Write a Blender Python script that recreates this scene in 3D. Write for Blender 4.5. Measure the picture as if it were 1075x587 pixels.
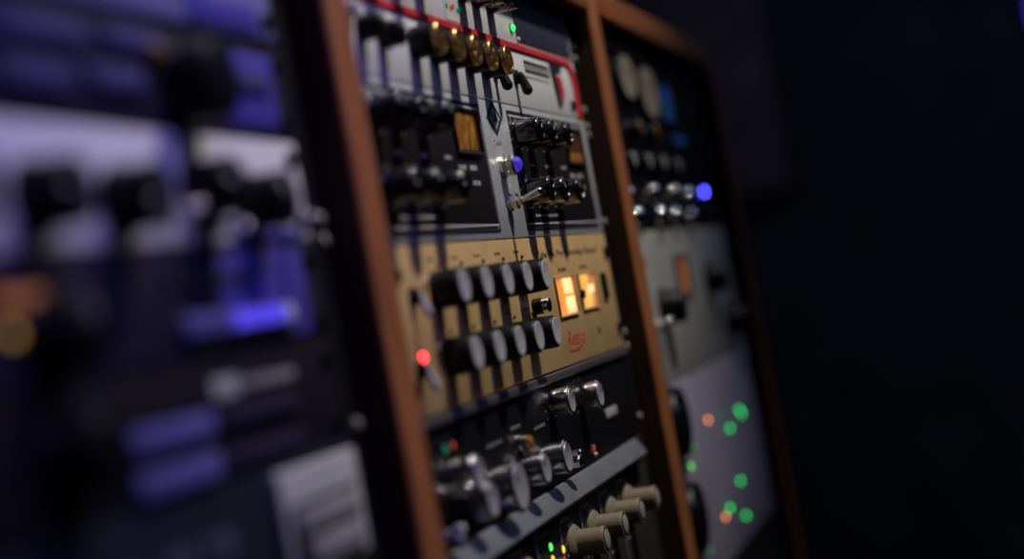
import bpy, bmesh, math, random
from mathutils import Matrix, Vector
random.seed(7)
for o in list(bpy.data.objects): bpy.data.objects.remove(o)
S = bpy.context.scene
COL = S.collection
ZB = 1250.0                      # height of the reference line (top of the silver unit) above the floor, mm
def W(x, y, z): return Vector((x/1000, y/1000, (z+ZB)/1000))

# ------------------------------------------------------------------ camera
cd = bpy.data.cameras.new('camera'); cam = bpy.data.objects.new('camera', cd); COL.objects.link(cam)
right = Vector((0.27912276, -0.9434319, -0.17896014)); down = Vector((-0.04064259, 0.17459339, -0.98380147)); fwd = Vector((0.95939495, 0.28187478, 0.01038947))
m = Matrix((right, -down, -fwd)).transposed().to_4x4(); m.translation = W(-794.8, -295.96, -125.3)
cam.matrix_world = m
cd.sensor_fit = 'HORIZONTAL'; cd.sensor_width = 36; cd.lens = 1779.46/1075*36
cd.clip_start = .02
cd.dof.use_dof = True; cd.dof.focus_distance = 1.09; cd.dof.aperture_fstop = 2.35; cd.dof.aperture_blades = 0
S.camera = cam

# ------------------------------------------------------------------ world, lights, exposure
w = bpy.data.worlds.new('night'); S.world = w; w.use_nodes = True
bg = w.node_tree.nodes['Background']; bg.inputs[0].default_value = (.25, .28, .6, 1); bg.inputs[1].default_value = .004
def lamp(name, kind, loc, target, energy, color, **k):
    d = bpy.data.lights.new(name, kind); d.energy = energy; d.color = color
    for a, b in k.items(): setattr(d, a, b)
    o = bpy.data.objects.new(name, d); COL.objects.link(o); o.location = loc
    o.rotation_euler = (Vector(target)-Vector(loc)).to_track_quat('-Z', 'Y').to_euler()
    return o
lamp('ceiling_spot', 'SPOT', W(390, -640, 1250), W(265, 0, -30), 88, (1, .93, .84), spot_size=math.radians(60), spot_blend=1.0, shadow_soft_size=.045)
lamp('violet_fill', 'AREA', W(-330, -560, 560), W(-400, 0, 10), .85, (.34, .27, 1), shape='RECTANGLE', size=.5, size_y=.06, spread=math.radians(80))  # unseen violet area light added as fill over the left bay
lamp('room_fill', 'AREA', W(2300, -1100, 1440), W(2300, -1100, 0), 9, (.5, .58, 1), shape='RECTANGLE', size=2.4, size_y=1.6)  # unseen area light added as ambient fill to lift the blacks
vs = S.view_settings
vs.view_transform = 'Standard'; vs.look = 'None'; vs.gamma = 1; vs.use_curve_mapping = False; vs.exposure = 0

# ------------------------------------------------------------------ materials (all procedural)
def mat(name, col, rough=.5, metal=0., vary=.12, scale=60., bump=0., emit=None, es=0., grain=None, coat=0., stretch=None, bscale=None, spec=.5):
    M = bpy.data.materials.new(name); M.use_nodes = True
    n = M.node_tree.nodes; l = M.node_tree.links; b = n['Principled BSDF']
    tc = n.new('ShaderNodeTexCoord'); mp = n.new('ShaderNodeMapping'); l.new(tc.outputs['Object'], mp.inputs[0])
    if stretch: mp.inputs['Scale'].default_value = stretch
    nz = n.new('ShaderNodeTexNoise'); nz.inputs['Scale'].default_value = scale; nz.inputs['Detail'].default_value = 4
    l.new(mp.outputs[0], nz.inputs['Vector'])
    cr = n.new('ShaderNodeValToRGB'); l.new(nz.outputs[0], cr.inputs[0])
    c0 = [max(0, c*(1-vary)) for c in col]; c1 = [min(1, c*(1+vary)) for c in col]
    if grain: c0, c1 = grain
    cr.color_ramp.elements[0].position = .32; cr.color_ramp.elements[1].position = .68
    cr.color_ramp.elements[0].color = (*c0, 1); cr.color_ramp.elements[1].color = (*c1, 1)
    l.new(cr.outputs[0], b.inputs['Base Color'])
    b.inputs['Roughness'].default_value = rough; b.inputs['Metallic'].default_value = metal
    b.inputs['Specular IOR Level'].default_value = spec
    b.inputs['Coat Weight'].default_value = coat; b.inputs['Coat Roughness'].default_value = .12
    if bump:
        bp = n.new('ShaderNodeBump'); bp.inputs['Strength'].default_value = bump; bp.inputs['Distance'].default_value = .0006
        nb = nz
        if bscale:
            nb = n.new('ShaderNodeTexNoise'); nb.inputs['Scale'].default_value = bscale; l.new(mp.outputs[0], nb.inputs['Vector'])
        l.new(nb.outputs[0], bp.inputs['Height']); l.new(bp.outputs[0], b.inputs['Normal'])
    if emit:
        b.inputs['Emission Color'].default_value = (*emit, 1); b.inputs['Emission Strength'].default_value = es
    return M
def glow(name, c0, c1, es, scale=25.):                     # a lit translucent face: emission mottled between two colours
    M = mat(name, c0, .35)
    n = M.node_tree.nodes; l = M.node_tree.links; b = n['Principled BSDF']
    tc = n.new('ShaderNodeTexCoord'); nz = n.new('ShaderNodeTexNoise'); nz.inputs['Scale'].default_value = scale
    l.new(tc.outputs['Object'], nz.inputs['Vector'])
    r = n.new('ShaderNodeValToRGB'); l.new(nz.outputs[0], r.inputs[0])
    r.color_ramp.elements[0].position = .35; r.color_ramp.elements[1].position = .65
    r.color_ramp.elements[0].color = (*c0, 1); r.color_ramp.elements[1].color = (*c1, 1)
    l.new(r.outputs[0], b.inputs['Emission Color']); b.inputs['Emission Strength'].default_value = es
    return M
M = {}
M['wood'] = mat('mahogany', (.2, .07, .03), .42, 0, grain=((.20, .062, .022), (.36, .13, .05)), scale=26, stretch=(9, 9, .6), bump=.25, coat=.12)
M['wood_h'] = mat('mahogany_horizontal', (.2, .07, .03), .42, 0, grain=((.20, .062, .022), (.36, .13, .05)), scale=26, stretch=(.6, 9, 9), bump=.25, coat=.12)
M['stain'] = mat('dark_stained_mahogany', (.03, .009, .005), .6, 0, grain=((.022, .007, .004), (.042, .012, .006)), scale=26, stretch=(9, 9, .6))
M['rail'] = mat('black_rail_steel', (.012, .012, .014), .5, .6)
M['black'] = mat('black_enamel', (.008, .008, .01), .5, 0, spec=.2, bump=.2, scale=400)
M['chassis'] = mat('galvanised_steel', (.12, .12, .125), .5, .8)
M['bakelite'] = mat('black_bakelite', (.005, .005, .006), .4, 0, spec=.22)
M['gloss'] = mat('gloss_black', (.006, .006, .008), .12, 0, coat=.8)
M['alu'] = mat('spun_aluminium', (.52, .52, .55), .5, .25, scale=300)
M['alu_white'] = mat('satin_aluminium', (.62, .63, .62), .42, .35, scale=160, stretch=(.15, 1, 1))
M['white'] = mat('white_enamel', (.74, .74, .76), .45, 0, vary=.05, bump=.1, scale=300)
M['chrome'] = mat('chrome', (.85, .84, .80), .17, 1., vary=.03)
M['polish'] = mat('polished_chrome', (.9, .89, .86), .09, 1., vary=.02)
M['cap_metal'] = mat('satin_cap', (.42, .42, .45), .4, .25)
M['chrome_soft'] = mat('nickel', (.70, .64, .55), .28, 1., vary=.05)
M['gold'] = mat('brass_cap', (.46, .29, .11), .3, .85, vary=.15, scale=200)
M['gold_dark'] = mat('brass_recess', (.16, .09, .03), .5, .5)
M['tan'] = mat('tan_enamel', (.56, .37, .16), .5, 0, vary=.1, scale=45, bump=.15, bscale=500)
M['ink'] = mat('dark_brown_ink', (.06, .035, .02), .6)
M['inkblack'] = mat('black_ink', (.012, .012, .014), .6)
M['inkwhite'] = mat('white_ink', (.55, .55, .53), .6)
M['inkgrey'] = mat('grey_ink', (.25, .25, .25), .6)
M['red'] = mat('red_enamel', (.62, .03, .045), .4, 0)
M['redink'] = mat('red_ink', (.5, .035, .045), .55)
M['silver'] = mat('silver_hammered', (.52, .54, .56), .45, .25, vary=.08, scale=140, bump=.25, bscale=600)
M['crackle'] = mat('charcoal_wrinkle', (.013, .010, .012), .6, 0, spec=.1, vary=.3, scale=500, bump=.6)
M['navy'] = mat('navy_panel', (.035, .038, .075), .55, 0, vary=.3, scale=300)
M['darkunit'] = mat('black_anodised', (.006, .006, .008), .5, 0, spec=.12)
M['lip'] = mat('brushed_gunmetal', (.26, .25, .29), .38, .8, stretch=(.1, 1, 1))
M['bar'] = mat('pale_grey_strip', (.15, .16, .18), .45, .1, vary=.12, scale=40)
M['console'] = mat('console_grey', (.026, .023, .02), .6, spec=.15)
M['cream'] = mat('cream_plastic', (.23, .19, .13), .45, 0)
M['cream_cap'] = mat('grey_cap', (.30, .30, .30), .4)
M['violet_panel'] = mat('violet_blue_panel', (.085, .06, .40), .5, .1, vary=.2, scale=20)
M['violet_dark'] = mat('dark_violet_panel', (.022, .017, .042), .55, 0, spec=.2, vary=.3, scale=20)
M['lilac'] = mat('lilac_panel', (.22, .21, .48), .5, .1, vary=.15, scale=20)
M['dim'] = mat('dim_aubergine_panel', (.010, .008, .012), .55, spec=.15)
M['violet_key_dim'] = mat('dim_violet_key', (.06, .05, .17), .5, vary=.4, scale=25)
M['violet_key'] = mat('violet_key', (.12, .10, .34), .5)
M['grey_panel'] = mat('light_grey_panel', (.33, .335, .32), .5, 0, vary=.1, scale=15)
M['mauve_panel'] = mat('mauve_grey_panel', (.33, .31, .42), .5, 0, vary=.12, scale=9)
M['khaki'] = mat('khaki_dial', (.26, .235, .18), .5, vary=.45, scale=45)
M['deepnavy'] = mat('deep_navy', (.009, .013, .022), .5, spec=.2)
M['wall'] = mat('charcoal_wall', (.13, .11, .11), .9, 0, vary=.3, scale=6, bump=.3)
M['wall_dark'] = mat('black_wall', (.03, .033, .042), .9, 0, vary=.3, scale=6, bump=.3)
M['patch_cloth'] = mat('patch_cloth', (.16, .12, .12), .95, 0, vary=.3, scale=12, bump=.4, bscale=300)
M['floor'] = mat('dark_boards', (.03, .02, .014), .5, 0, scale=8, stretch=(.3, 4, 1))
M['ceil'] = mat('dark_ceiling', (.03, .03, .033), .9)
M['amber'] = glow('amber_dial', (.12, .045, .006), (.46, .21, .03), .4, 120)
M['amber_dark'] = glow('amber_dial_unlit', (.03, .012, .004), (.09, .04, .008), .4, 120)
M['screw'] = mat('dull_nickel', (.45, .42, .38), .4, .5)
M['pane'] = glow('pale_meter_pane', (1, .62, .22), (1, .80, .46), 1.0, 90)
M['pane_or'] = glow('orange_meter_edge', (.85, .26, .045), (1, .40, .09), .75, 120)
M['pane_am'] = glow('amber_meter_pane', (.95, .40, .06), (1, .62, .18), .8, 70)
M['pane_br'] = glow('brown_meter_edge', (.50, .17, .05), (.85, .45, .18), .6, 120)
M['vu'] = glow('orange_dial', (.36, .115, .04), (.45, .16, .06), .36, 60)
M['blue_screen'] = glow('blue_screen', (.006, .02, .10), (.012, .05, .17), .5, 60)
M['violet_bar'] = glow('violet_light_bar', (.05, .03, .65), (.12, .09, .9), .8, 30)
M['orange_lamp'] = glow('orange_lamp', (.40, .14, .05), (.5, .2, .06), .4, 60)
def led(name, c, es): return mat(name, tuple(x*.4 for x in c), .3, 0, 0, emit=c, es=es)
M['led_red'] = led('led_red', (1, .03, .045), 7); M['led_green'] = led('led_green', (.0, .55, .10), 5.5)
M['led_green_small'] = led('led_green_small', (.02, 1, .12), 2.4); M['led_blue'] = led('led_blue', (.06, .06, 1), 20)
M['led_orange'] = led('led_orange', (1, .30, .09), 3.6); M['led_dimgreen'] = led('led_green_dim', (.08, .55, .06), 3.0)
M['led_faint'] = led('led_green_faint', (.02, .25, .06), 1.2)
M['led_amber'] = led('led_amber', (.7, .36, .07), .9); M['led_yellow'] = led('led_yellow', (.8, .62, .06), 1.2); M['led_redsmall'] = led('led_red_small', (.9, .10, .06), .28)
M['led_greensmall'] = led('led_green_bright', (.08, .9, .12), 1.6)
M['led_teal'] = led('led_teal', (.0, .45, .22), .2); M['jewel'] = mat('violet_jewel', (.08, .05, .7), .08, 0, vary=.5, scale=300, emit=(.10, .07, 1), es=.3, coat=1)
M['amber_jewel'] = mat('amber_jewel', (.36, .16, .02), .1, 0, vary=.5, scale=300, emit=(.8, .32, .03), es=.02, coat=1)

# ------------------------------------------------------------------ mesh helpers (mm in, metres out; y points into the panel, front is -y)
class MB:
    def __init__(s): s.v = []; s.f = []
    def add(s, vs, fs):
        k = len(s.v); s.v += [tuple(c/1000 for c in v) for v in vs]; s.f += [tuple(i+k for i in f) for f in fs]; return s
    def box(s, x0, x1, y0, y1, z0, z1):
        return s.add([(x, y, z) for x in (x0, x1) for y in (y0, y1) for z in (z0, z1)],
                     [(0, 1, 3, 2), (4, 6, 7, 5), (0, 4, 5, 1), (2, 3, 7, 6), (0, 2, 6, 4), (1, 5, 7, 3)])
    def lathe(s, prof, n=28, cx=0, cz=0, flute=0, amp=0):      # prof: (distance out of panel, radius), about the -y axis
        vs = []; fs = []
        for (h, r) in prof:
            for i in range(n):
                a = 2*math.pi*i/n; rr = r*(1-amp*(i % 2)) if flute else r
                vs.append((cx+rr*math.cos(a), -h, cz+rr*math.sin(a)))
        for j in range(len(prof)-1):
            for i in range(n):
                a, b = j*n+i, j*n+(i+1) % n; fs.append((a, a+n, b+n, b))
        fs.append(tuple(range(n))[::-1] if 0 else tuple(range(n))); k = (len(prof)-1)*n; fs.append(tuple(range(k+n-1, k-1, -1)))
        return s.add(vs, fs)
    def prism(s, pts, y0, y1):                                   # polygon in (x, z), extruded from y0 to y1
        n = len(pts); vs = [(x, y0, z) for x, z in pts]+[(x, y1, z) for x, z in pts]
        fs = [tuple(range(n)), tuple(range(2*n-1, n-1, -1))]+[(i, i+n, (i+1) % n+n, (i+1) % n) for i in range(n)]
        return s.add(vs, fs)
    def frame(s, x0, x1, z0, z1, t, y0, y1):
        s.box(x0, x1, y0, y1, z1-t, z1); s.box(x0, x1, y0, y1, z0, z0+t); s.box(x0, x0+t, y0, y1, z0+t, z1-t); return s.box(x1-t, x1, y0, y1, z0+t, z1-t)
    def tube(s, p, q, r0, r1=None, n=14):
        r1 = r0 if r1 is None else r1
        p, q = Vector(p), Vector(q); d = (q-p).normalized(); u = d.orthogonal().normalized(); v = d.cross(u); vs = []
        for c, r in ((p, r0), (q, r1)):
            for i in range(n): a = 2*math.pi*i/n; vs.append(tuple(c+u*(r*math.cos(a))+v*(r*math.sin(a))))
        return s.add(vs, [tuple(range(n))[::-1], tuple(range(n, 2*n))]+[(i, (i+1) % n, (i+1) % n+n, i+n) for i in range(n)])
    def ball(s, c, r, n=14, m=8, sy=1.):
        vs = []; fs = []
        for j in range(m+1):
            t = math.pi*j/m
            for i in range(n): a = 2*math.pi*i/n; vs.append((c[0]+r*math.sin(t)*math.cos(a), c[1]-r*sy*math.cos(t), c[2]+r*math.sin(t)*math.sin(a)))
        for j in range(m):
            for i in range(n): fs.append((j*n+i, j*n+(i+1) % n, (j+1)*n+(i+1) % n, (j+1)*n+i))
        return s.add(vs, fs)
    def mesh(s, name, bevel=0., seg=2, ang=35):
        bm = bmesh.new(); V = [bm.verts.new(v) for v in s.v]
        for f in s.f:
            try: bm.faces.new([V[i] for i in f])
            except ValueError: pass
        bmesh.ops.remove_doubles(bm, verts=bm.verts, dist=1e-7)
        bmesh.ops.recalc_face_normals(bm, faces=bm.faces)
        if bevel: bmesh.ops.bevel(bm, geom=[e for e in bm.edges if len(e.link_faces) == 2 and e.calc_face_angle(0) > .6], offset=bevel/1000, segments=seg, profile=.5, affect='EDGES', clamp_overlap=True)
        me = bpy.data.meshes.new(name); bm.to_mesh(me); bm.free()
        me.polygons.foreach_set('use_smooth', [True]*len(me.polygons)); me.set_sharp_from_angle(angle=math.radians(ang))
        return me
def part(name, me, material, parent, loc=(0, 0, 0), rot=None, label=None, kind=None):
    if not me.materials: me.materials.append(M[material])
    o = bpy.data.objects.new(name, me); COL.objects.link(o); o.parent = parent
    if me.materials[0] != M[material]:
        o.material_slots[0].link = 'OBJECT'; o.material_slots[0].material = M[material]
    o.location = tuple(c/1000 for c in loc)
    if rot: o.rotation_euler = rot
    if label: o['label'] = label
    if kind: o['kind'] = kind
    return o
def thing(name, label, cat, x, y, z, group=None):
    o = bpy.data.objects.new(name, None); COL.objects.link(o); o.location = W(x, y, z); o.empty_display_size = .03
    o['label'] = label; o['category'] = cat
    if group: o['group'] = group
    return o
def struct(name, mb, material, label):
    me = mb.mesh(name); me.materials.append(M[material]); o = bpy.data.objects.new(name, me); COL.objects.link(o)
    o['kind'] = 'structure'; o['label'] = label; o['category'] = name.split('_')[0]; return o
TXT = {}
def text_mesh(s, size, shear=0., depth=.25):
    k = (s, size, shear)
    if k not in TXT:
        c = bpy.data.curves.new('lettering', 'FONT'); c.body = s; c.size = size/1000; c.shear = shear; c.extrude = depth/1000/2; c.align_x = 'CENTER'; c.align_y = 'CENTER'
        c.resolution_u = 3
        t = bpy.data.objects.new('lettering', c); COL.objects.link(t)
        dg = bpy.context.evaluated_depsgraph_get(); dg.update()
        me = bpy.data.meshes.new_from_object(t.evaluated_get(dg)); bpy.data.objects.remove(t); TXT[k] = me
    me = TXT[k].copy(); me.materials.clear(); return me

# ------------------------------------------------------------------ the room
struct('floor', MB().box(-2600, 4200, -2800, 900, -60, 0), 'floor', 'dark timber floor of the unlit studio')
struct('ceiling', MB().box(-2600, 4200, -2800, 900, 2750, 2810), 'ceil', 'dark studio ceiling above the rack')
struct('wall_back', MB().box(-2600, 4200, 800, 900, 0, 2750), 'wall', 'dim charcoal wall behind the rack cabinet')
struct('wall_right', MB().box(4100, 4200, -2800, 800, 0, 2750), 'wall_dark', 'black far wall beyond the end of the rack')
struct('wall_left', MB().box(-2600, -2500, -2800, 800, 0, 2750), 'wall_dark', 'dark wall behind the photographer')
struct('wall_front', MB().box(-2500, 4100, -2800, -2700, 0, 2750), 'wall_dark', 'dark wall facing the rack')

# ------------------------------------------------------------------ the wooden three-bay cabinet
PITCH = 573.; GAP = 27.; POST = 30.; PROUD = 14.; DEEP = 430.; TOP = 86.; RT = 24.
cab = thing('rack_cabinet', 'reddish brown wooden three-bay rack cabinet holding all the audio units', 'cabinet', 0, 0, -ZB)
def cz(z): return z+ZB
EB = 9.
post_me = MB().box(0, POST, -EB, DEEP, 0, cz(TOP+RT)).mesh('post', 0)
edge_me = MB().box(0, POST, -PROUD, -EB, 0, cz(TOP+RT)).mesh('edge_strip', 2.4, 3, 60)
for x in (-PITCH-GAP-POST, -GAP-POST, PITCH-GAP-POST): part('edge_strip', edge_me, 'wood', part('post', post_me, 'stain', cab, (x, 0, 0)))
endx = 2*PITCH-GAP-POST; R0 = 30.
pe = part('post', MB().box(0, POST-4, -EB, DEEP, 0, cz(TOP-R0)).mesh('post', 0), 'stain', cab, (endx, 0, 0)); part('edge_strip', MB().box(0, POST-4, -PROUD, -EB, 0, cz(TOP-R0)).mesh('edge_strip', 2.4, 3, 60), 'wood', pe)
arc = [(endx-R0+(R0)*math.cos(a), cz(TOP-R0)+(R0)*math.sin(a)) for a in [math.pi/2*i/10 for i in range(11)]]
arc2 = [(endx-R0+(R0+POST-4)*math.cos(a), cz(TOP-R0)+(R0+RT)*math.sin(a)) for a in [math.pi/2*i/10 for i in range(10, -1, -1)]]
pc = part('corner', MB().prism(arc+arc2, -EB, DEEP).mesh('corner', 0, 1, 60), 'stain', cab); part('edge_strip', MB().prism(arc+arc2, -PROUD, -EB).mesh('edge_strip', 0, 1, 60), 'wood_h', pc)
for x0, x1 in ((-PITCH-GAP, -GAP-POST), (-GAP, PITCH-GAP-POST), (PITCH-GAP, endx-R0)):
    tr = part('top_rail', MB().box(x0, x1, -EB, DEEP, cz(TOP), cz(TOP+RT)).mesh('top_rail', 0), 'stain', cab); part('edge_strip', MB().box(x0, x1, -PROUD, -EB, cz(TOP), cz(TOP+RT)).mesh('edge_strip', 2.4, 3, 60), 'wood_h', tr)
    for sx, xx in ((1, x0), (-1, x1)):
        if sx < 0 and x1 == endx-R0: continue
        r = 20.; pts = [(xx, cz(TOP)), (xx, cz(TOP-r))]+[(xx+sx*(r-r*math.cos(a)), cz(TOP-r)+r*math.sin(a)) for a in [math.pi/2*i/8 for i in range(1, 9)]]
        part('corner_fillet', MB().prism(pts, -EB, DEEP).mesh('corner_fillet', 0, 1, 60), 'stain', cab)
    part('plinth', MB().box(x0, x1 if x1 < 900 else endx, 5, DEEP, 0, 90).mesh('plinth', 2), 'wood_h', cab)
    part('back_board', MB().box(x0, x1 if x1 < 900 else endx, DEEP-8, DEEP, 90, cz(TOP)).mesh('back_board'), 'black', cab)
rail_me = MB().box(0, 42, 3.2, 7, 90, cz(TOP)).mesh('rack_rail')
scr_me = MB().lathe([(0, 2.9), (1.2, 2.9), (2.0, 1.9)], 14).mesh('rail_screw', 0)
for b in (-PITCH, 0, PITCH):
    for side in (0, 1):
        rx = b-GAP if side == 0 else b+482.6-(42-GAP)+.4
        rr = part('rack_rail', rail_me, 'rail', cab, (rx, 0, 0))
        for z in ((-74, -84, -170) if b < 0 else (60, 50, 9, -4, -11, -80, -168, -179, -235, -300)):
            part('rail_screw', scr_me, 'screw', rr, (36 if side else 5, 3.2, cz(z)))
    part('blank_panel', MB().box(b, b+482.6, 0, 3, 95, cz(-403)).mesh('blank_panel', .6), 'black', cab)

# ------------------------------------------------------------------ rack units
class Unit:
    def __init__(u, name, label, x0, zt, zb, material, cat='audio unit', chassis=True, y0=0., screws=None, group=None):
        u.x0, u.zb, u.zt = x0, zb, zt
        u.e = thing(name, label, cat, x0, 0, zb, group)
        u.face = part('faceplate', MB().box(0, 482.6, y0, 3, .35, zt-zb-.35).mesh('faceplate', .7, 2), material, u.e)
        if chassis: part('chassis', MB().box(24, 458, 3.1, 300, 2, zt-zb-2).mesh('chassis'), 'chassis', u.e)
        if screws:
            me = MB().lathe([(0, 4.2), (1.6, 4.2), (2.6, 2.6)], 16).mesh('rack_screw')
            for sx in (8.7, 473.9):
                for sz in screws: part('rack_screw', me, 'bakelite', u.e, (sx, y0, sz))
    def L(u, X, Z, y=0.): return (X-u.x0, y, Z-u.zb)
    def put(u, name, me, material, X=None, Z=None, y=0., rot=None, label=None, parent=None, kind=None):
        return part(name, me, material, parent or u.e, u.L(X, Z, y) if parent is None else (X or 0, y, Z or 0), rot, label, kind)
    def plate(u, name, x0, x1, z0, z1, y0, y1, material, bevel=.4, label=None):
        cx, cz_ = (x0+x1)/2, (z0+z1)/2
        return u.put(name, MB().box(x0-cx, x1-cx, y0, y1, z0-cz_, z1-cz_).mesh(name, bevel), material, cx, cz_, 0, None, label)
    def text(u, s, X, Z, size, material, shear=0., y=-.1, sx=1.):
        o = u.put('lettering', text_mesh(s, size, shear), material, X, Z, y, (math.pi/2, 0, 0)); o.scale = (sx, 1, 1); return o
    def led(u, X, Z, material, r=2.2, h=2.5, bezel=True, label=None):
        o = u.put('lamp_or_dot', MB().lathe([(0, r), (h*.5, r), (h*.8, r*.8), (h, r*.35)], 14).mesh('lamp_or_dot'), material, X, Z, 0, None, label)
        if bezel: part('bezel', MB().lathe([(0, r*1.5), (.8, r*1.45), (.9, r*1.05)], 14).mesh('bezel'), 'rail', o)
        return o
    def marks(u, X, Z, r, material='inkwhite', a0=-225, a1=45, n=11, l=1.6, t=.7):
        mb = MB()
        for i in range(n):
            a = math.radians(a0+(a1-a0)*i/(n-1)); c, s_ = math.cos(-a), math.sin(-a)
            p = [(r*c-t*s_/2, r*s_+t*c/2), (r*c+t*s_/2, r*s_-t*c/2), ((r+l)*c+t*s_/2, (r+l)*s_-t*c/2), ((r+l)*c-t*s_/2, (r+l)*s_+t*c/2)]
            mb.prism(p, -.15, 0)
        return u.put('dial_marks', mb.mesh('dial_marks'), material, X, Z)
    def dashes(u, X, Z, w_, hgt, material, n=4):
        mb = MB(); x = -w_/2
        for i in range(n):
            ww = w_/n*random.uniform(.55, .8); mb.box(x, x+ww, -.12, 0, -hgt/2, hgt/2*random.uniform(.6, 1)); x += w_/n
        return u.put('small_print', mb.mesh('small_print'), material, X, Z)
# shared knob meshes -----------------------------------------------------------
def fluted(r, h, skirt=None):
    p = [(0, r*.98)] if not skirt else [(0, skirt), (1.6, skirt), (2.6, r*1.05)]
    return MB().lathe(p+[(h*.25, r), (h-1.2, r*.97), (h-.3, r*.93), (h, r*.86)], 48, flute=1, amp=.035).mesh('knob', 0, 1, 50)
def smooth(r, h, skirt=None, edge=1.2, base=None):
    p = [(0, base or r)] if not skirt else [(0, skirt), (1.5, skirt), (2.4, skirt*.93), (3, r)]
    e2 = edge*1.7; return MB().lathe(p+[(h-e2+e2*math.sin(t_), r-e2+e2*math.cos(t_)) for t_ in [math.pi/2*i/6 for i in range(7)]], 40).mesh('knob', 0, 1, 40)
def disc(r, t, n=32, dish=0.): return MB().lathe([(0, r), (t, r), (t-dish, r*.8)] if dish else [(0, r), (t*.7, r), (t, r*.95)], n).mesh('cap')
def pointer(r0, r1, w_=1.1): return MB().box(-w_/2, w_/2, -.3, 0, r0, r1).mesh('pointer_line')
def turn(a): return (0, math.radians(a), 0)

# ---- centre bay -------------------------------------------------------------
# narrow unit at the very top: pale panel, black knobs, navy right-hand third
u = Unit('channel_strip', 'pale unit with black knobs and navy end, topmost in the middle bay', 0, TOP-.5, 44.45, 'white')
u.plate('navy_section', 328, 476, 47, TOP-4, -.8, 0, 'navy', .4)
kb = smooth(8.5, 20, None, 1.); cp = MB().lathe([(0, 6.4), (.4, 6.4), (.6, 6.0)], 32).mesh('cap'); ring = MB().lathe([(0, 8.7), (1.3, 8.7), (1.3, 8.5)], 32).mesh('red_ring')
for x in (52, 92, 132, 213, 243, 274):
    k = u.put('knob', kb, 'gloss', x, 68); part('cap', cp, 'gloss', k, (0, -20, 0)); part('red_ring', ring, 'red', k, (0, -12, 0))
u.plate('print_patch', 174, 208, 46, 61, -.3, 0, 'inkwhite', 0)
for x, mm in ((178, 'led_teal'), (186, 'led_redsmall'), (191, 'led_redsmall'), (199, 'led_teal'), (204, 'led_teal')):
    u.led(x, 55+random.uniform(-1.5, 1.5), mm, 1.8, 1.2, False)  # green and red print marks, made as faintly glowing dots
u.led(318, 55, 'led_green_small', 2.3, 3)
u.led(330, 48, 'alu', 2.0, 2, False)  # plain aluminium dot, gives no light

# white unit with a red border and brass-capped knobs
u = Unit('preamp', 'white unit with red border and a row of brass-capped knobs', 0, 44.45, 0, 'white')
pts = [(0, 44.0), (462, 44.0)]+[(462+16*math.sin(a), 28+16*math.cos(a)) for a in [math.pi/2*i/8 for i in range(1, 9)]]+[(478, .6), (466, .6), (466, 27)]+[(452+14*math.cos(a), 27+13.2*math.sin(a)) for a in [math.pi/2*i/8 for i in range(1, 9)]]+[(0, 40.2)]
u.put('red_border', MB().prism(pts, -1.3, 0).mesh('red_border', 0), 'red', 0, 0)
gb = fluted(9.2, 14); rim = MB().lathe([(0, 9.4), (2.6, 9.4), (3.0, 9.1), (3.0, 7.4), (2.2, 7.2)], 36).mesh('rim')
face = MB().lathe([(0, 7.3), (1.9, 7.3), (2.0, 7.0)], 32).mesh('face')
spoke = MB()
for i in range(6):
    a = math.radians(60*i+15); c, s_ = math.cos(a), math.sin(a)
    spoke.prism([(1.5*c-.9*s_, 1.5*s_+.9*c), (1.5*c+.9*s_, 1.5*s_-.9*c), (7.3*c+1.3*s_, 7.3*s_-1.3*c), (7.3*c-1.3*s_, 7.3*s_+1.3*c)], -2.9, -1.6)
spoke.lathe([(1.6, 2.6), (2.9, 2.6), (3.1, 2)], 16); spoke = spoke.mesh('spokes')
for i in range(5):
    k = u.put('knob', gb, 'bakelite', 104+33.2*i, 24-.3*i)
    part('brass_rim', rim, 'gold', k, (0, -14, 0)); part('brass_face', face, 'gold_dark', k, (0, -14, 0)); part('brass_spokes', spoke, 'gold', k, (0, -14, 0), turn(13*i))
sk = fluted(7, 13)
for x, z in ((22, 24), (52, 23)):
    k = u.put('knob', sk, 'bakelite', x, z); part('pointer_line', pointer(2, 6), 'inkwhite', k, (0, -13, 0))
for x, z in ((10, 33), (66, 30)):
    u.put('knurled_nut', MB().lathe([(0, 4.5), (5, 4.5), (5.5, 3.5)], 18).mesh('knurled_nut'), 'alu', x, z)
for x, z in ((258, 20), (306, 20)):                                 # two black bat-handle switches
    k = u.put('toggle_switch', MB().lathe([(0, 5), (2.2, 5), (2.6, 3.2), (5, 3)], 18).mesh('toggle_switch'), 'bakelite', x, z)
    part('lever', MB().tube((0, -4, 1), (0, -7, -10), 2.4, 3.6).ball((0, -7, -10), 3.6).mesh('lever'), 'bakelite', k)
for z, hh, mm in ((33.5, 2.2, 'inkblack'), (27, 1.6, 'inkblack'), (23, 1.0, 'inkgrey')):
    u.plate('legend_line', 335, 400, z-hh/2, z+hh/2, -.25, 0, mm, 0)
u.plate('legend_field', 335, 402, 28, 32.2, -.2, 0, 'inkgrey', 0)
u.put('black_stripe', MB().prism([(404, 38), (438, 38), (436, 33), (418, 31), (424, 8), (414, 4), (407, 26)], -.5, 0).mesh('black_stripe'), 'inkblack', 0, 0)
u.put('red_stripe', MB().prism([(419, 30), (434, 30), (437, 18), (428, 9)], -.5, 0).mesh('red_stripe'), 'red', 0, 0)
u.put('rack_screw', MB().lathe([(0, 4), (1.5, 4), (2.2, 2.6)], 14).mesh('rack_screw'), 'bakelite', 455, 9)

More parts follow.
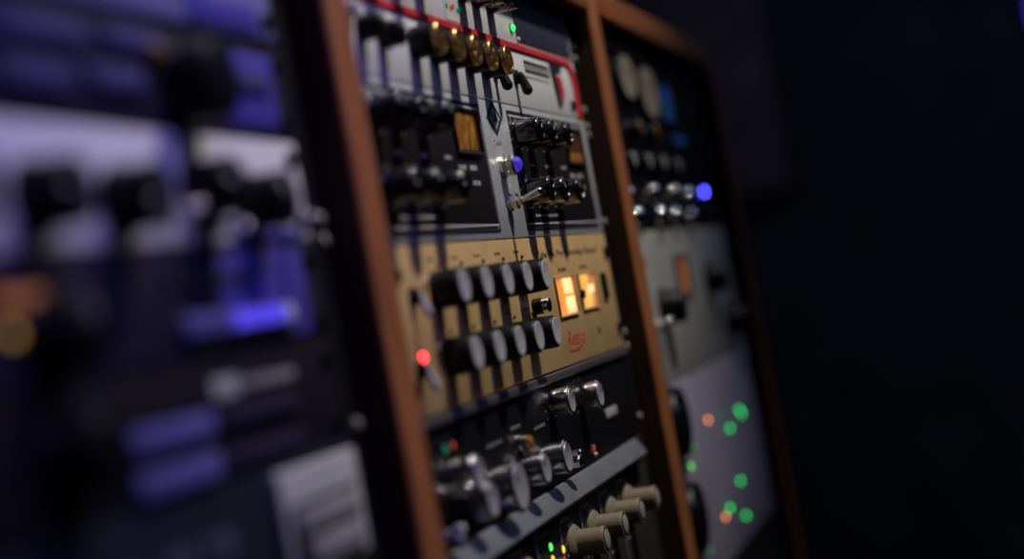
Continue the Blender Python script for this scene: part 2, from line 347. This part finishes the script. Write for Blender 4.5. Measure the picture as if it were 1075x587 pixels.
# silver two-channel valve preamp
u = Unit('valve_preamp', 'silver two-channel valve preamp with charcoal inset panels and violet jewel lamp', 0, 0, -88.9, 'silver')
KB = smooth(8.8, 18, 10.5, 1.3); KR = MB().lathe([(0, 6.2), (.4, 6.2), (.4, 5.6), (0, 5.4)], 36).mesh('cap_ring')
for off in (0, 263):
    x0, x1, z0, z1 = 5+off, 207+off, -84, -4.5
    u.put('inset_border', MB().frame(x0, x1, z0, z1, 1.5, -.5, 0).mesh('inset_border', 0), 'inkblack', 0, 0)
    u.put('inset_trim', MB().frame(x0+3.4, x1-3.4, z0+3.4, z1-3.4, 1.0, -1.0, 0).mesh('inset_trim', .2), 'alu', 0, 0)
    u.plate('inset_panel', x0+4.6, x1-4.6, z0+4.6, z1-4.6, -.7, 0, 'crackle', .3)
    for x, z in ((15.5, -20.5), (48, -20.5), (91, -20.5), (16.5, -59.5), (53, -59.5), (95, -59.5)):
        k = u.put('knob', KB, 'gloss', x+off, z, -.7); part('cap_ring', KR, 'gloss', k, (0, -18, 0)); part('pointer_line', pointer(1.5, 5.2, 1.0), 'inkwhite', k, (0, -18, 0), turn(random.uniform(-100, 100)))
        u.marks(x+off, z, 12.2).location.y = -.0007
    mt = u.put('meter', MB().frame(-25, 25, -14, 14, 2.4, -2.6, -.7).mesh('meter', .4), 'bakelite', 170+off, -23.5)
    part('meter_face', MB().box(-22.4, 22.4, -1.2, -.8, -11.4, 11.4).mesh('meter_face'), 'amber_dark', mt)
    part('lit_area', (MB().box(-20, 19, -1.5, -1.2, -11, -4.8) if off else MB().box(-20, 16, -1.5, -1.2, -10.8, 10.5)).mesh('lit_area', .1), 'amber', mt)
    part('needle', MB().box(-.5, .5, -1.9, -1.5, -10, 7).mesh('needle'), 'inkblack', mt, (3, 0, 0), turn(22))
    for x, z in ((152, -45), (173, -45), (174, -54), (148, -52)): u.dashes(x+off, z, 15, 3.2, 'inkwhite', 3).location.y = -.0007
    for x in (45, 85, 128): u.dashes(x+off, -40, 13, 2.0, 'inkwhite', 3).location.y = -.0007
    u.dashes(60+off, -74.5, 60, 1.8, 'inkwhite', 9).location.y = -.0007
def diamond(w_, h_): return [(-w_, 0), (0, -h_), (w_, 0), (0, h_)]
d = u.put('diamond_emblem', MB().prism(diamond(17, 11.5), -.3, 0).mesh('diamond_emblem'), 'inkblack', 237.5, -11.5)
part('emblem_field', MB().prism(diamond(11.5, 7.6), -.5, 0).mesh('emblem_field'), 'silver', d)
part('emblem_letters', text_mesh('UA', 9.5, 0, .3), 'inkblack', d, (0, -.6, 0), (math.pi/2, 0, 0))
u.text('2-610', 236, -27.5, 5.5, 'inkgrey', 0, -.1, 1.3)
j = u.put('jewel_lamp', MB().lathe([(0, 7.2), (2.2, 7.2), (2.6, 6.4), (4.2, 6.2), (5.4, 6.9), (8.0, 6.8), (9.2, 5.6)], 12).mesh('jewel_lamp', 0, 1, 25), 'chrome_soft', 236, -43, 0, None, 'nickel bezel')
part('jewel_lens', MB().lathe([(0, 5.3), (1.5, 5.2), (3.2, 3.9), (4.3, 2.0), (4.6, .4)], 9).mesh('jewel_lens', 0, 1, 10), 'jewel', j, (0, -9, 0), None, 'faceted violet jewel')
t = u.put('toggle_switch', MB().lathe([(0, 6.4), (1.6, 6.4), (1.8, 4.6), (3.6, 4.4), (3.7, 5.6), (6.2, 5.6), (6.6, 3.4), (9, 3.2)], 6).mesh('toggle_switch', 0, 1, 20), 'chrome_soft', 236, -66)
part('lever', MB().tube((0, -8, 0), (0, -21, 3.5), 1.5, 2.5).ball((0, -21, 3.5), 2.5).mesh('lever'), 'chrome', t)

# tan recording channel
u = Unit('recording_channel', 'tan unit with two rows of black knobs and two glowing amber meters', 0, -88.9, -177.8, 'tan', screws=(15.2, 73.7))
body = fluted(10.6, 16.5); cap = MB().lathe([(0, 8.9), (.5, 8.9), (.75, 8.3), (.6, 7.6)], 36).mesh('cap'); ss = MB().lathe([(0, 2.1), (2.5, 2.1), (3, 1.4)], 12).mesh('set_screw')
for r_, zz in enumerate((-114.5, -151)):
    for i in range(5):
        X = 65.5+41.6*i+(1.2 if r_ else 0); k = u.put('knob', body, 'bakelite', X, zz)
        part('cap', cap, 'alu', k, (0, -16.5, 0))
        u.put('index_dot', MB().ball((0, -.2, 0), 1.3, 10, 6).mesh('index_dot'), 'inkblack', X+10, zz+13.5)
    if r_ == 0: u.put('set_screw', ss, 'chrome', 50.5, -109.3, 0)
    else: u.put('set_screw', ss, 'chrome', 50, -144.4, 0)
    for i in range(5): u.dashes(66+41.6*i, (-97.5, -134)[r_], 13, 1.5, 'ink', 4)
for X, Z, up in ((27, -116, -1), (18, -153.5, -1)):
    t = u.put('toggle_switch', MB().lathe([(0, 5.6), (1.8, 5.6), (2, 4), (5, 3.8)], 6).mesh('toggle_switch', 0, 1, 20), 'bakelite', X, Z)
    part('lever', MB().tube((0, -4, 2), (0, -7.5, -9.5), 1.5, 2.3).ball((0, -7.5, -9.5), 2.3).mesh('lever'), 'alu', t)
u.led(23.5, -147.6, 'led_red', 2.7, 3, True, 'glowing red indicator')
t = u.put('toggle_switch', MB().lathe([(0, 5.2), (6, 5.2), (7, 4.4)], 24).mesh('toggle_switch'), 'bakelite', 250, -134)
part('lever', MB().lathe([(6.5, 4.8), (10, 4.9), (11, 4.2), (11.2, 3)], 24).mesh('lever'), 'chrome', t)
m1 = u.put('meter', MB().frame(-25, 25, -14, 14, 1.3, -1.4, 0).mesh('meter', .3), 'tan', 334.5, -131)
part('meter_back', MB().box(-23.8, 23.8, -.3, -.05, -12.8, 12.8).mesh('meter_back'), 'pane_or', m1)
part('lit_pane', MB().box(-4, 19, -.9, -.2, 1.2, 12.2).mesh('lit_pane', .4), 'pane', m1)
part('lit_pane', MB().box(-2, 21, -.9, -.2, -12.2, -.6).mesh('lit_pane', .4), 'pane', m1)
m2 = u.put('meter', MB().frame(-25, 25, -13.5, 13.5, 1.3, -1.4, 0).mesh('meter', .3), 'tan', 400, -130.2)
part('meter_back', MB().box(-23.8, 23.8, -.3, -.05, -12.3, 12.3).mesh('meter_back'), 'pane_br', m2)
part('lit_pane', MB().box(-22, 2, -.9, -.2, 0, 12.0).mesh('lit_pane', .4), 'pane_am', m2)
part('lit_pane', MB().box(-16, 8, -.9, -.2, -12.0, -1).mesh('lit_pane', .4), 'pane_am', m2)
part('lit_pane', MB().box(-4, 15, -1.1, -.2, -2, 4).mesh('lit_pane', .4), 'pane', m2)
part('shadow_notch', MB().lathe([(0, 3.2), (2, 3.2), (2.4, 2.4)], 16).mesh('shadow_notch'), 'bakelite', m2, (-23.5, -.8, -1.8))  # dark disc put in for a knob shadow falling on the meter
u.put('slot_switch', MB().box(-6.5, 6.5, -2.2, 0, -10, 10).mesh('slot_switch', 1.5, 3), 'bakelite', 450, -129)
u.text('Tube Mic Pre Recording Channel', 362, -101, 6.4, 'ink', .15, -.1, 1.95)
u.dashes(338, -112.5, 22, 2.4, 'ink', 4); u.dashes(398, -112.5, 22, 2.4, 'ink', 4)
u.text('Retro', 341, -160.6, 14.5, 'redink', .3, -.1, 1.45)
sw = [(317+50*t_, -167.6-2.0*math.sin(math.pi*t_)+4.0*t_) for t_ in [i/12 for i in range(13)]]
u.put('logo_swoosh', MB().prism([(x, z+.2) for x, z in sw]+[(x, z-.4-1.5*math.sin(math.pi*min(1, i_/12+.05))) for i_, (x, z) in reversed(list(enumerate(sw)))], -.2, 0).mesh('logo_swoosh'), 'redink', 0, 0)
u.led(411, -159.8, 'ink', 2.6, 1, False)  # plain ink dot, gives no light

# black unit with chrome knobs
u = Unit('chrome_knob_compressor', 'black unit with polished chrome knobs under the tan unit', 0, -177.8, -246, 'darkunit')
u.put('lip', MB().box(0, 482.6, -2.4, 0, -6.2, -.5).mesh('lip', 1.0), 'lip', 0, -177.8)
def chrome_knob(X, Z, r, h=14.5):
    k = u.put('knob', MB().lathe([(0, r*.8), (1.5, r*.8), (2, r*.9), (4, r*.92), (h-2.2, r*.97), (h-2.2, r*.9), (h-1.7, r*.9), (h-1.7, r*.98), (h-1.3, r), (h-.8, r), (h-.3, r*.97), (h, r*.92), (h+.1, r*.86)], 44).mesh('knob', 0, 1, 30), 'chrome', X, Z)
    part('cap', MB().lathe([(0, r*.86), (.4, r*.84), (.1, r*.75), (.1, r*.2)], 40).mesh('cap', 0, 1, 30), 'cap_metal', k, (0, -h-.15, 0))
    part('pointer_line', pointer(r*.3, r*.85, 1), 'inkblack', k, (0, -h-.3, 0), turn(random.uniform(-90, 90)))
    return k
for X, Z, r in ((322, -200, 9.5), (246, -196, 9), (40, -211, 9.5), (107, -229.5, 15), (54, -228, 10.5), (163, -227.5, 9.8), (214, -228, 10.5)): chrome_knob(X, Z, r)
k = u.put('star_knob', MB().lathe([(0, 4), (6, 4.5), (6.2, 6.2), (12, 6.4), (13, 5.4)], 12, flute=1, amp=.3).mesh('star_knob', 0, 1, 25), 'chrome', 251, -234)
part('cap', disc(2.6, 1), 'bakelite', k, (0, -12.8, 0))
k = u.put('star_knob', MB().lathe([(0, 4), (6, 4.5), (6.2, 6.4), (10, 6.6), (11, 5.4)], 12, flute=1, amp=.25).mesh('star_knob', 0, 1, 25), 'alu', -1+12, -239)
part('cap', disc(2.6, 1), 'bakelite', k, (0, -10.8, 0))
k = u.put('lever_switch', MB().lathe([(0, 4.2), (3, 4.2), (3.4, 3)], 16).mesh('lever_switch'), 'chrome_soft', 12, -216)
part('lever', MB().tube((0, -3, 0), (0, -17, 0), 2.2, 3.0).ball((0, -17, 0), 3).mesh('lever'), 'chrome', k)
j = u.put('jewel_lamp', MB().lathe([(0, 5.4), (2.5, 5.4), (3, 4.6), (6, 4.6)], 20).mesh('jewel_lamp'), 'chrome', 164, -211)
part('jewel_lens', MB().lathe([(0, 4.2), (2, 3.8), (3, 2.4), (3.4, .6)], 9).mesh('jewel_lens', 0, 1, 10), 'amber_jewel', j, (0, -6, 0), None, 'amber jewel')
u.led(332, -237, 'led_redsmall', 2.4, 2, False); u.led(327, -235.6, 'alu', 1.7, 2, False); u.led(335, -242, 'alu', 1.8, 2, False)  # the two aluminium dots give no light
u.led(33, -196.5, 'led_teal', 2.4, 2); u.led(46, -196.2, 'led_redsmall', 2.0, 2)
u.plate('name_plate', 384, 418, -223, -216.5, -1, 0, 'alu_white', .3)
u.marks(246, -196, 12, 'inkgrey'); u.marks(322, -200, 12.5, 'inkgrey'); u.marks(163, -227.5, 13, 'inkgrey')
u.dashes(215, -207, 26, 2, 'inkgrey', 5); u.dashes(120, -205, 30, 2, 'inkgrey', 5); u.dashes(165, -201, 22, 2, 'inkgrey', 4)

# console-style unit with cream skirted knobs
u = Unit('console_module_rack', 'dark unit of cream skirted knobs under a pale grey strip', 0, -246.3, -402, 'console')
u.put('grey_strip', MB().add([(x, y, z) for x in (0, 456) for y, z in ((0, -.4), (-2.2, -1.2), (-9, -11.8), (-8.4, -13.4), (0, -13.4))], [(0, 1, 2, 3, 4), (9, 8, 7, 6, 5), (0, 5, 6, 1), (1, 6, 7, 2), (2, 7, 8, 3), (3, 8, 9, 4), (4, 9, 5, 0)]).mesh('grey_strip', .5, 2), 'bar', 0, -246.3)
u.plate('painted_shadow_strip', 0, 470, -264, -261, -1.2, 0, 'inkblack', .2)  # raised black strip; shade below the ledge is put into its colour
skirt = MB().lathe([(0, 13.5), (1.2, 13.5), (4.4, 10.6), (5, 8.8)], 40).mesh('knob', 0, 1, 30)
grip = MB().lathe([(0, 8.6), (14, 8.4), (17, 8.9), (17.8, 8.6)], 40).mesh('grip', 0, 1, 30)
cring = MB().lathe([(0, 7.4), (.4, 7.4), (.5, 7)], 32).mesh('cap_ring'); ccap = MB().lathe([(0, 6.3), (.8, 6.3), (1.1, 5.6)], 32).mesh('cap')
mdiv = MB().box(-.6, .6, -1.0, 0, -134, 0).mesh('module_divider', .2)
for i in range(8):
    X = 401-53.5*i
    if 180 < X < 220: pass
    else:
        for Z in (-286,):
            k = u.put('knob', skirt, 'cream', X, Z); g = part('grip', grip, 'cream', k, (0, -4.6, 0))
            part('cap_ring', cring, 'inkblack', k, (0, -22.3, 0)); part('cap', ccap, 'cream_cap', k, (0, -22.4, 0))
            u.marks(X, Z, 14.5, 'inkwhite', t=.8)
    u.put('module_divider', mdiv, 'inkgrey', X-26, -265)
    u.dashes(X-9, -268.5, 22, 3, 'inkgrey', 3); u.dashes(X-4, -310, 24, 2, 'inkgrey', 3)
for X, Z, mm in ((188, -278, 'led_greensmall'), (214, -284.5, 'led_yellow'), (188, -285.5, 'led_yellow'), (212, -291, 'led_redsmall'), (188, -293, 'led_greensmall')):
    u.led(X, Z, mm, 2.6, 2)

# ---- left bay (nearest the camera) -----------------------------------------
LX = -PITCH
u = Unit('rack_unit', 'pale lilac unit at the top of the left bay', LX, 49.4, 6.2, 'lilac', screws=(8, 36))
u.plate('label_strip', -260, -150, 22, 34, -1.2, 0, 'white', .4); u.plate('violet_strip', -175, -108, 9, 20, -1, 0, 'violet_panel', .4)
for x in (-340, -300): k = u.put('knob', smooth(9, 16), 'gloss', x, 26)
u = Unit('blank_filler', 'narrow black filler strip beneath the top rail of the left bay', LX, TOP-.6, 49.8, 'black', 'panel', False)
u = Unit('rack_unit', 'dark violet unit with one big black knob in the left bay', LX, 2.5, -39.0, 'violet_dark', screws=(8, 34))
for x0, x1, z in ((-400, -335, -8), (-325, -262, -8), (-250, -205, -6), (-400, -330, -24), (-320, -275, -24), (-265, -225, -22), (-150, -112, -15)):
    u.plate('violet_key', x0, x1, z-4.5, z+4.5, -3, 0, 'violet_key_dim', 1.2)
u.plate('violet_side_panel', -152, -103, -34, -2, -.9, 0, 'violet_panel', .4)
k = u.put('knob', fluted(16.5, 19, 18), 'bakelite', -192, -20.5); part('pointer_line', pointer(4, 12, 1.6), 'inkwhite', k, (0, -18, 0), turn(-50))
k = u.put('push_button', MB().lathe([(0, 4), (5, 4), (5.6, 3)], 18).mesh('push_button'), 'gold', -214, -10)

u = Unit('rack_unit', 'white unit with a row of black knobs in the left bay', LX, -39.3, -83.7, 'white', screws=(8, 36))
kn = fluted(12, 18, 13.5)
for x, z in ((-367, -65), (-312, -66), (-257, -67), (-195, -63), (-148, -68)):
    k = u.put('knob', kn, 'bakelite', x, z); part('pointer_line', pointer(3, 10, 1.4), 'inkwhite', k, (0, -18, 0), turn(random.uniform(-120, 120)))
for x, z in ((-222, -68), (-186, -76), (-118, -72)):
    t = u.put('toggle_switch', MB().lathe([(0, 4.5), (2, 4.5), (2.2, 3.2), (5, 3)], 6).mesh('toggle_switch', 0, 1, 20), 'chrome', x, z)
    part('lever', MB().tube((0, -4, 0), (0, -13, -4), 1.6, 2.6).ball((0, -13, -4), 2.6).mesh('lever'), 'chrome', t)
u.plate('violet_band', -170, -104, -83.3, -79, -.5, 0, 'violet_panel', .2)

u = Unit('rack_unit', 'violet unit with a glowing blue light bar in the left bay', LX, -84.0, -128.2, 'violet_dark', screws=(8, 36))
u.plate('violet_side_panel', -190, -108, -124, -87, -.7, 0, 'violet_panel', .4)
b = u.put('light_bar', MB().box(-48, 48, -4, 0, -4.2, 4.2).mesh('light_bar', 1.2), 'violet_key', -182, -114.6)
part('lit_segment', MB().box(-8, 46, -4.8, -3.9, -3, 3).mesh('lit_segment', .5), 'violet_bar', b); part('end_stop', MB().box(40, 47, -5.4, -4.6, -3.2, 3.2).mesh('end_stop', .4), 'white', b)
u.plate('black_slot', -228, -128, -124.5, -120, -1.6, 0, 'inkblack', .3)
u.plate('black_slot', -228, -160, -101, -96, -.9, 0, 'inkblack', .3)
o = u.put('orange_window', MB().box(-14, 14, -2, 0, -2.6, 2.6).mesh('orange_window', .6), 'orange_lamp', -331, -98)
u.led(-338.5, -109.0, 'led_amber', 2.2, 3, True, 'amber lamp')
k = u.put('knob', fluted(13, 18, 15), 'bakelite', -318, -112.4); part('pointer_line', pointer(4, 11, 1.4), 'inkwhite', k, (0, -18, 0))

u = Unit('rack_unit', 'dark unit with small violet keys in the left bay', LX, -128.5, -172.7, 'dim', screws=(8, 36))
u.plate('pale_label', -212, -190, -143.5, -136, -1, 0, 'alu_white', .3); u.plate('pale_label', -186, -136, -142, -138, -1, 0, 'inkgrey', .3)
for z in (-151.5, -167): u.plate('violet_key', -281, -219, z-4.5, z+4.5, -3, 0, 'violet_key', 1)
for z in (-151.5, -167): u.plate('dark_key', -212, -140, z-4, z+4, -2.5, 0, 'violet_dark', 1)
k = u.put('knob', fluted(13, 18, 15), 'bakelite', -320, -150)

u = Unit('rack_unit', 'deep navy unit with a block of white keys in the left bay', LX, -173.0, -262, 'deepnavy', screws=(12, 76))
kp = u.plate('key_frame', -176, -93, -224, -178, -4, 0, 'alu_white', 1.5)
u.plate('navy_recess', -171, -103, -222, -192.5, -4.6, -3.9, 'deepnavy', .3)
for x0, x1, z0, z1 in ((-168, -106, -205, -195), (-160, -106, -219, -208)): u.plate('white_key', x0, x1, z0, z1, -7, -4.2, 'inkgrey', 1)
for x in (-230, -262, -300): u.plate('blue_key', x-13, x+13, -205, -192, -3, 0, 'navy', 1)
for x in (-215, -250, -290): u.plate('blue_key', x-13, x+13, -226, -212, -3, 0, 'navy', 1)
u.led(-150, -236, 'led_redsmall', 2, 2)
u = Unit('rack_unit', 'black blank unit at the bottom of the left bay', LX, -262.3, -402, 'black', 'panel', False)

# ---- right bay (farthest) ---------------------------------------------------
RX = PITCH
u = Unit('rack_unit', 'dark unit with khaki dial and blue display at top of right bay', RX, TOP-.6, -44.3, 'darkunit', screws=(8, 120))
for DX, DZ, sc in ((660, 46, .8), (748, 38, 1.)):
    dl = u.put('dial', MB().lathe([(0, 31), (4, 31), (5, 29)], 40).mesh('dial', 0), 'rail', DX, DZ); dl.scale = (1.35*sc, 1, .85*sc)
    part('dial_face', MB().lathe([(0, 28), (.6, 28)], 36).mesh('dial_face'), 'khaki', dl, (0, -5, 0)); part('needle', MB().box(-.8, .8, -6.4, -5.8, -16, 18).mesh('needle'), 'inkblack', dl, (0, 0, 0), turn(25))
u.plate('label_strip', 600, 760, 70, 76, -.8, 0, 'khaki', .2)
d = u.put('display', MB().frame(-34, 34, -20, 20, 3, -3, 0).mesh('display', .5), 'bakelite', 842, 34)
part('screen', MB().box(-31, 31, -1, -.1, -17, 17).mesh('screen'), 'blue_screen', d)
u.plate('blue_key', 850, 905, -4, 3, -2, 0, 'blue_screen', .6)
gk = smooth(8, 12, 9.5)
for x in (640, 712):
    k = u.put('knob', gk, 'bakelite', x, -2); part('cap', disc(7, 1.4), 'gold', k, (0, -12, 0))
for x in (590, 655, 720, 790):
    k = u.put('knob', gk, 'bakelite', x, -30); part('cap', disc(6, .9), 'cream_cap', k, (0, -12, 0))

u = Unit('rack_unit', 'black unit with chrome buttons and one bright blue lamp in right bay', RX, -44.6, -88.8, 'darkunit', screws=(8, 36))
btn = MB().lathe([(0, 5), (2, 5), (2.3, 9)]+[(2.6+8*math.sin(t_), .15+9.2*math.cos(t_)) for t_ in [math.pi/2*i/8 for i in range(1, 9)]], 24).mesh('push_button', 0, 1, 30)
for x, z in ((581, -61), (684, -57.5), (782, -57), (855, -59), (602, -78), (698, -77.5), (770, -78.5), (850, -80)):
    u.put('push_button', btn, 'polish', x, z)
bk = smooth(7, 11, 8.5)
for x in (622, 725, 815): u.put('knob', bk, 'bakelite', x, -68)
u.led(968, -52.5, 'led_blue', 3.2, 3, True, 'bright blue lamp'); u.led(1004, -67, 'led_orange', 1, 1, True)

u = Unit('rack_unit', 'light grey unit with an orange-lit meter in the right bay', RX, -89.1, -222.0, 'grey_panel', screws=(38, 95))
mt = u.put('meter', MB().frame(-27, 27, -19, 19, 3, -3, 0).mesh('meter', .5), 'rail', 768, -133)
part('meter_face', MB().box(-24, 24, -.9, -.1, -16, 16).mesh('meter_face'), 'vu', mt); part('needle', MB().box(-.5, .5, -1.4, -1, -14, 10).mesh('needle'), 'inkblack', mt, (0, 0, 0), turn(-20))
bigk = fluted(15, 19, 18)
for x, z in ((655, -158), (900, -142), (980, -190)):
    k = u.put('knob', bigk, 'bakelite', x, z); part('pointer_line', pointer(5, 13, 1.6), 'inkwhite', k, (0, -19, 0), turn(30))
t = u.put('toggle_switch', MB().lathe([(0, 5), (3, 5), (3.4, 3.4)], 16).mesh('toggle_switch'), 'chrome', 622, -171)
part('lever', MB().tube((0, -3, 0), (0, -11, 2.5), 2.0, 3.0).ball((0, -11, 2.5), 3.4).mesh('lever'), 'chrome', t)
u.put('red_emblem', MB().prism(diamond(9, 5), -.3, 0).mesh('red_emblem'), 'redink', 612, -117)
u.dashes(700, -100, 70, 3, 'inkgrey', 6)

u = Unit('rack_unit', 'mauve grey unit dotted with green lamps at bottom of right bay', RX, -222.3, -402, 'mauve_panel', screws=(20, 160))
k = u.put('jog_wheel', MB().lathe([(0, 31), (4, 31), (9, 29), (10, 26), (9, 24)], 48).mesh('jog_wheel', 0), 'bakelite', 612, -254)
part('wheel_cap', disc(20, 1.2), 'gloss', k, (0, -9, 0))
k = u.put('jog_wheel', MB().lathe([(0, 31), (4, 31), (9, 29), (10, 26), (9, 24)], 48).mesh('jog_wheel', 0), 'bakelite', 612, -335)
part('wheel_cap', disc(20, 1.2), 'gloss', k, (0, -9, 0))
for X, Z, mm in ((949, -286, 'led_green'), (867, -291, 'led_green'), (940, -281, 'led_green'), (814, -271.5, 'led_faint'), (761, -270, 'led_orange'), (645.5, -296.5, 'led_dimgreen'), (672, -283.5, 'led_faint'),
                 (872, -344.6, 'led_green'), (790, -358, 'led_green'), (760, -361, 'led_orange'), (868, -379, 'led_green'), (661, -373, 'led_faint')):
    u.led(X, Z, mm, 2.6, 2.4)

# ---- a violet glint far away on the end wall --------------------------------
v = thing('wall_lamp', 'small violet lamp glowing high on the far dark wall', 'lamp', 4095, -470, 390)
part('back_plate', MB().box(-12, 5, -30, 30, -60, 60).mesh('back_plate', 4), 'rail', v)
part('tube', MB().tube((-26, 0, -45), (-26, 0, 45), 11).mesh('tube'), 'violet_bar', v)
v = thing('wall_patch_panel', 'added brown fabric panel, stand-in for a dimly lit patch of far wall', 'panel', 4080, 560, 40)  # added object standing in for a dimly lit patch of wall
part('fabric', MB().box(-30, 0, -290, 210, 0, 900).mesh('fabric', 8), 'patch_cloth', v)
part('frame', MB().box(0, 18, -300, 220, -10, 910).mesh('frame', 2), 'stain', v)
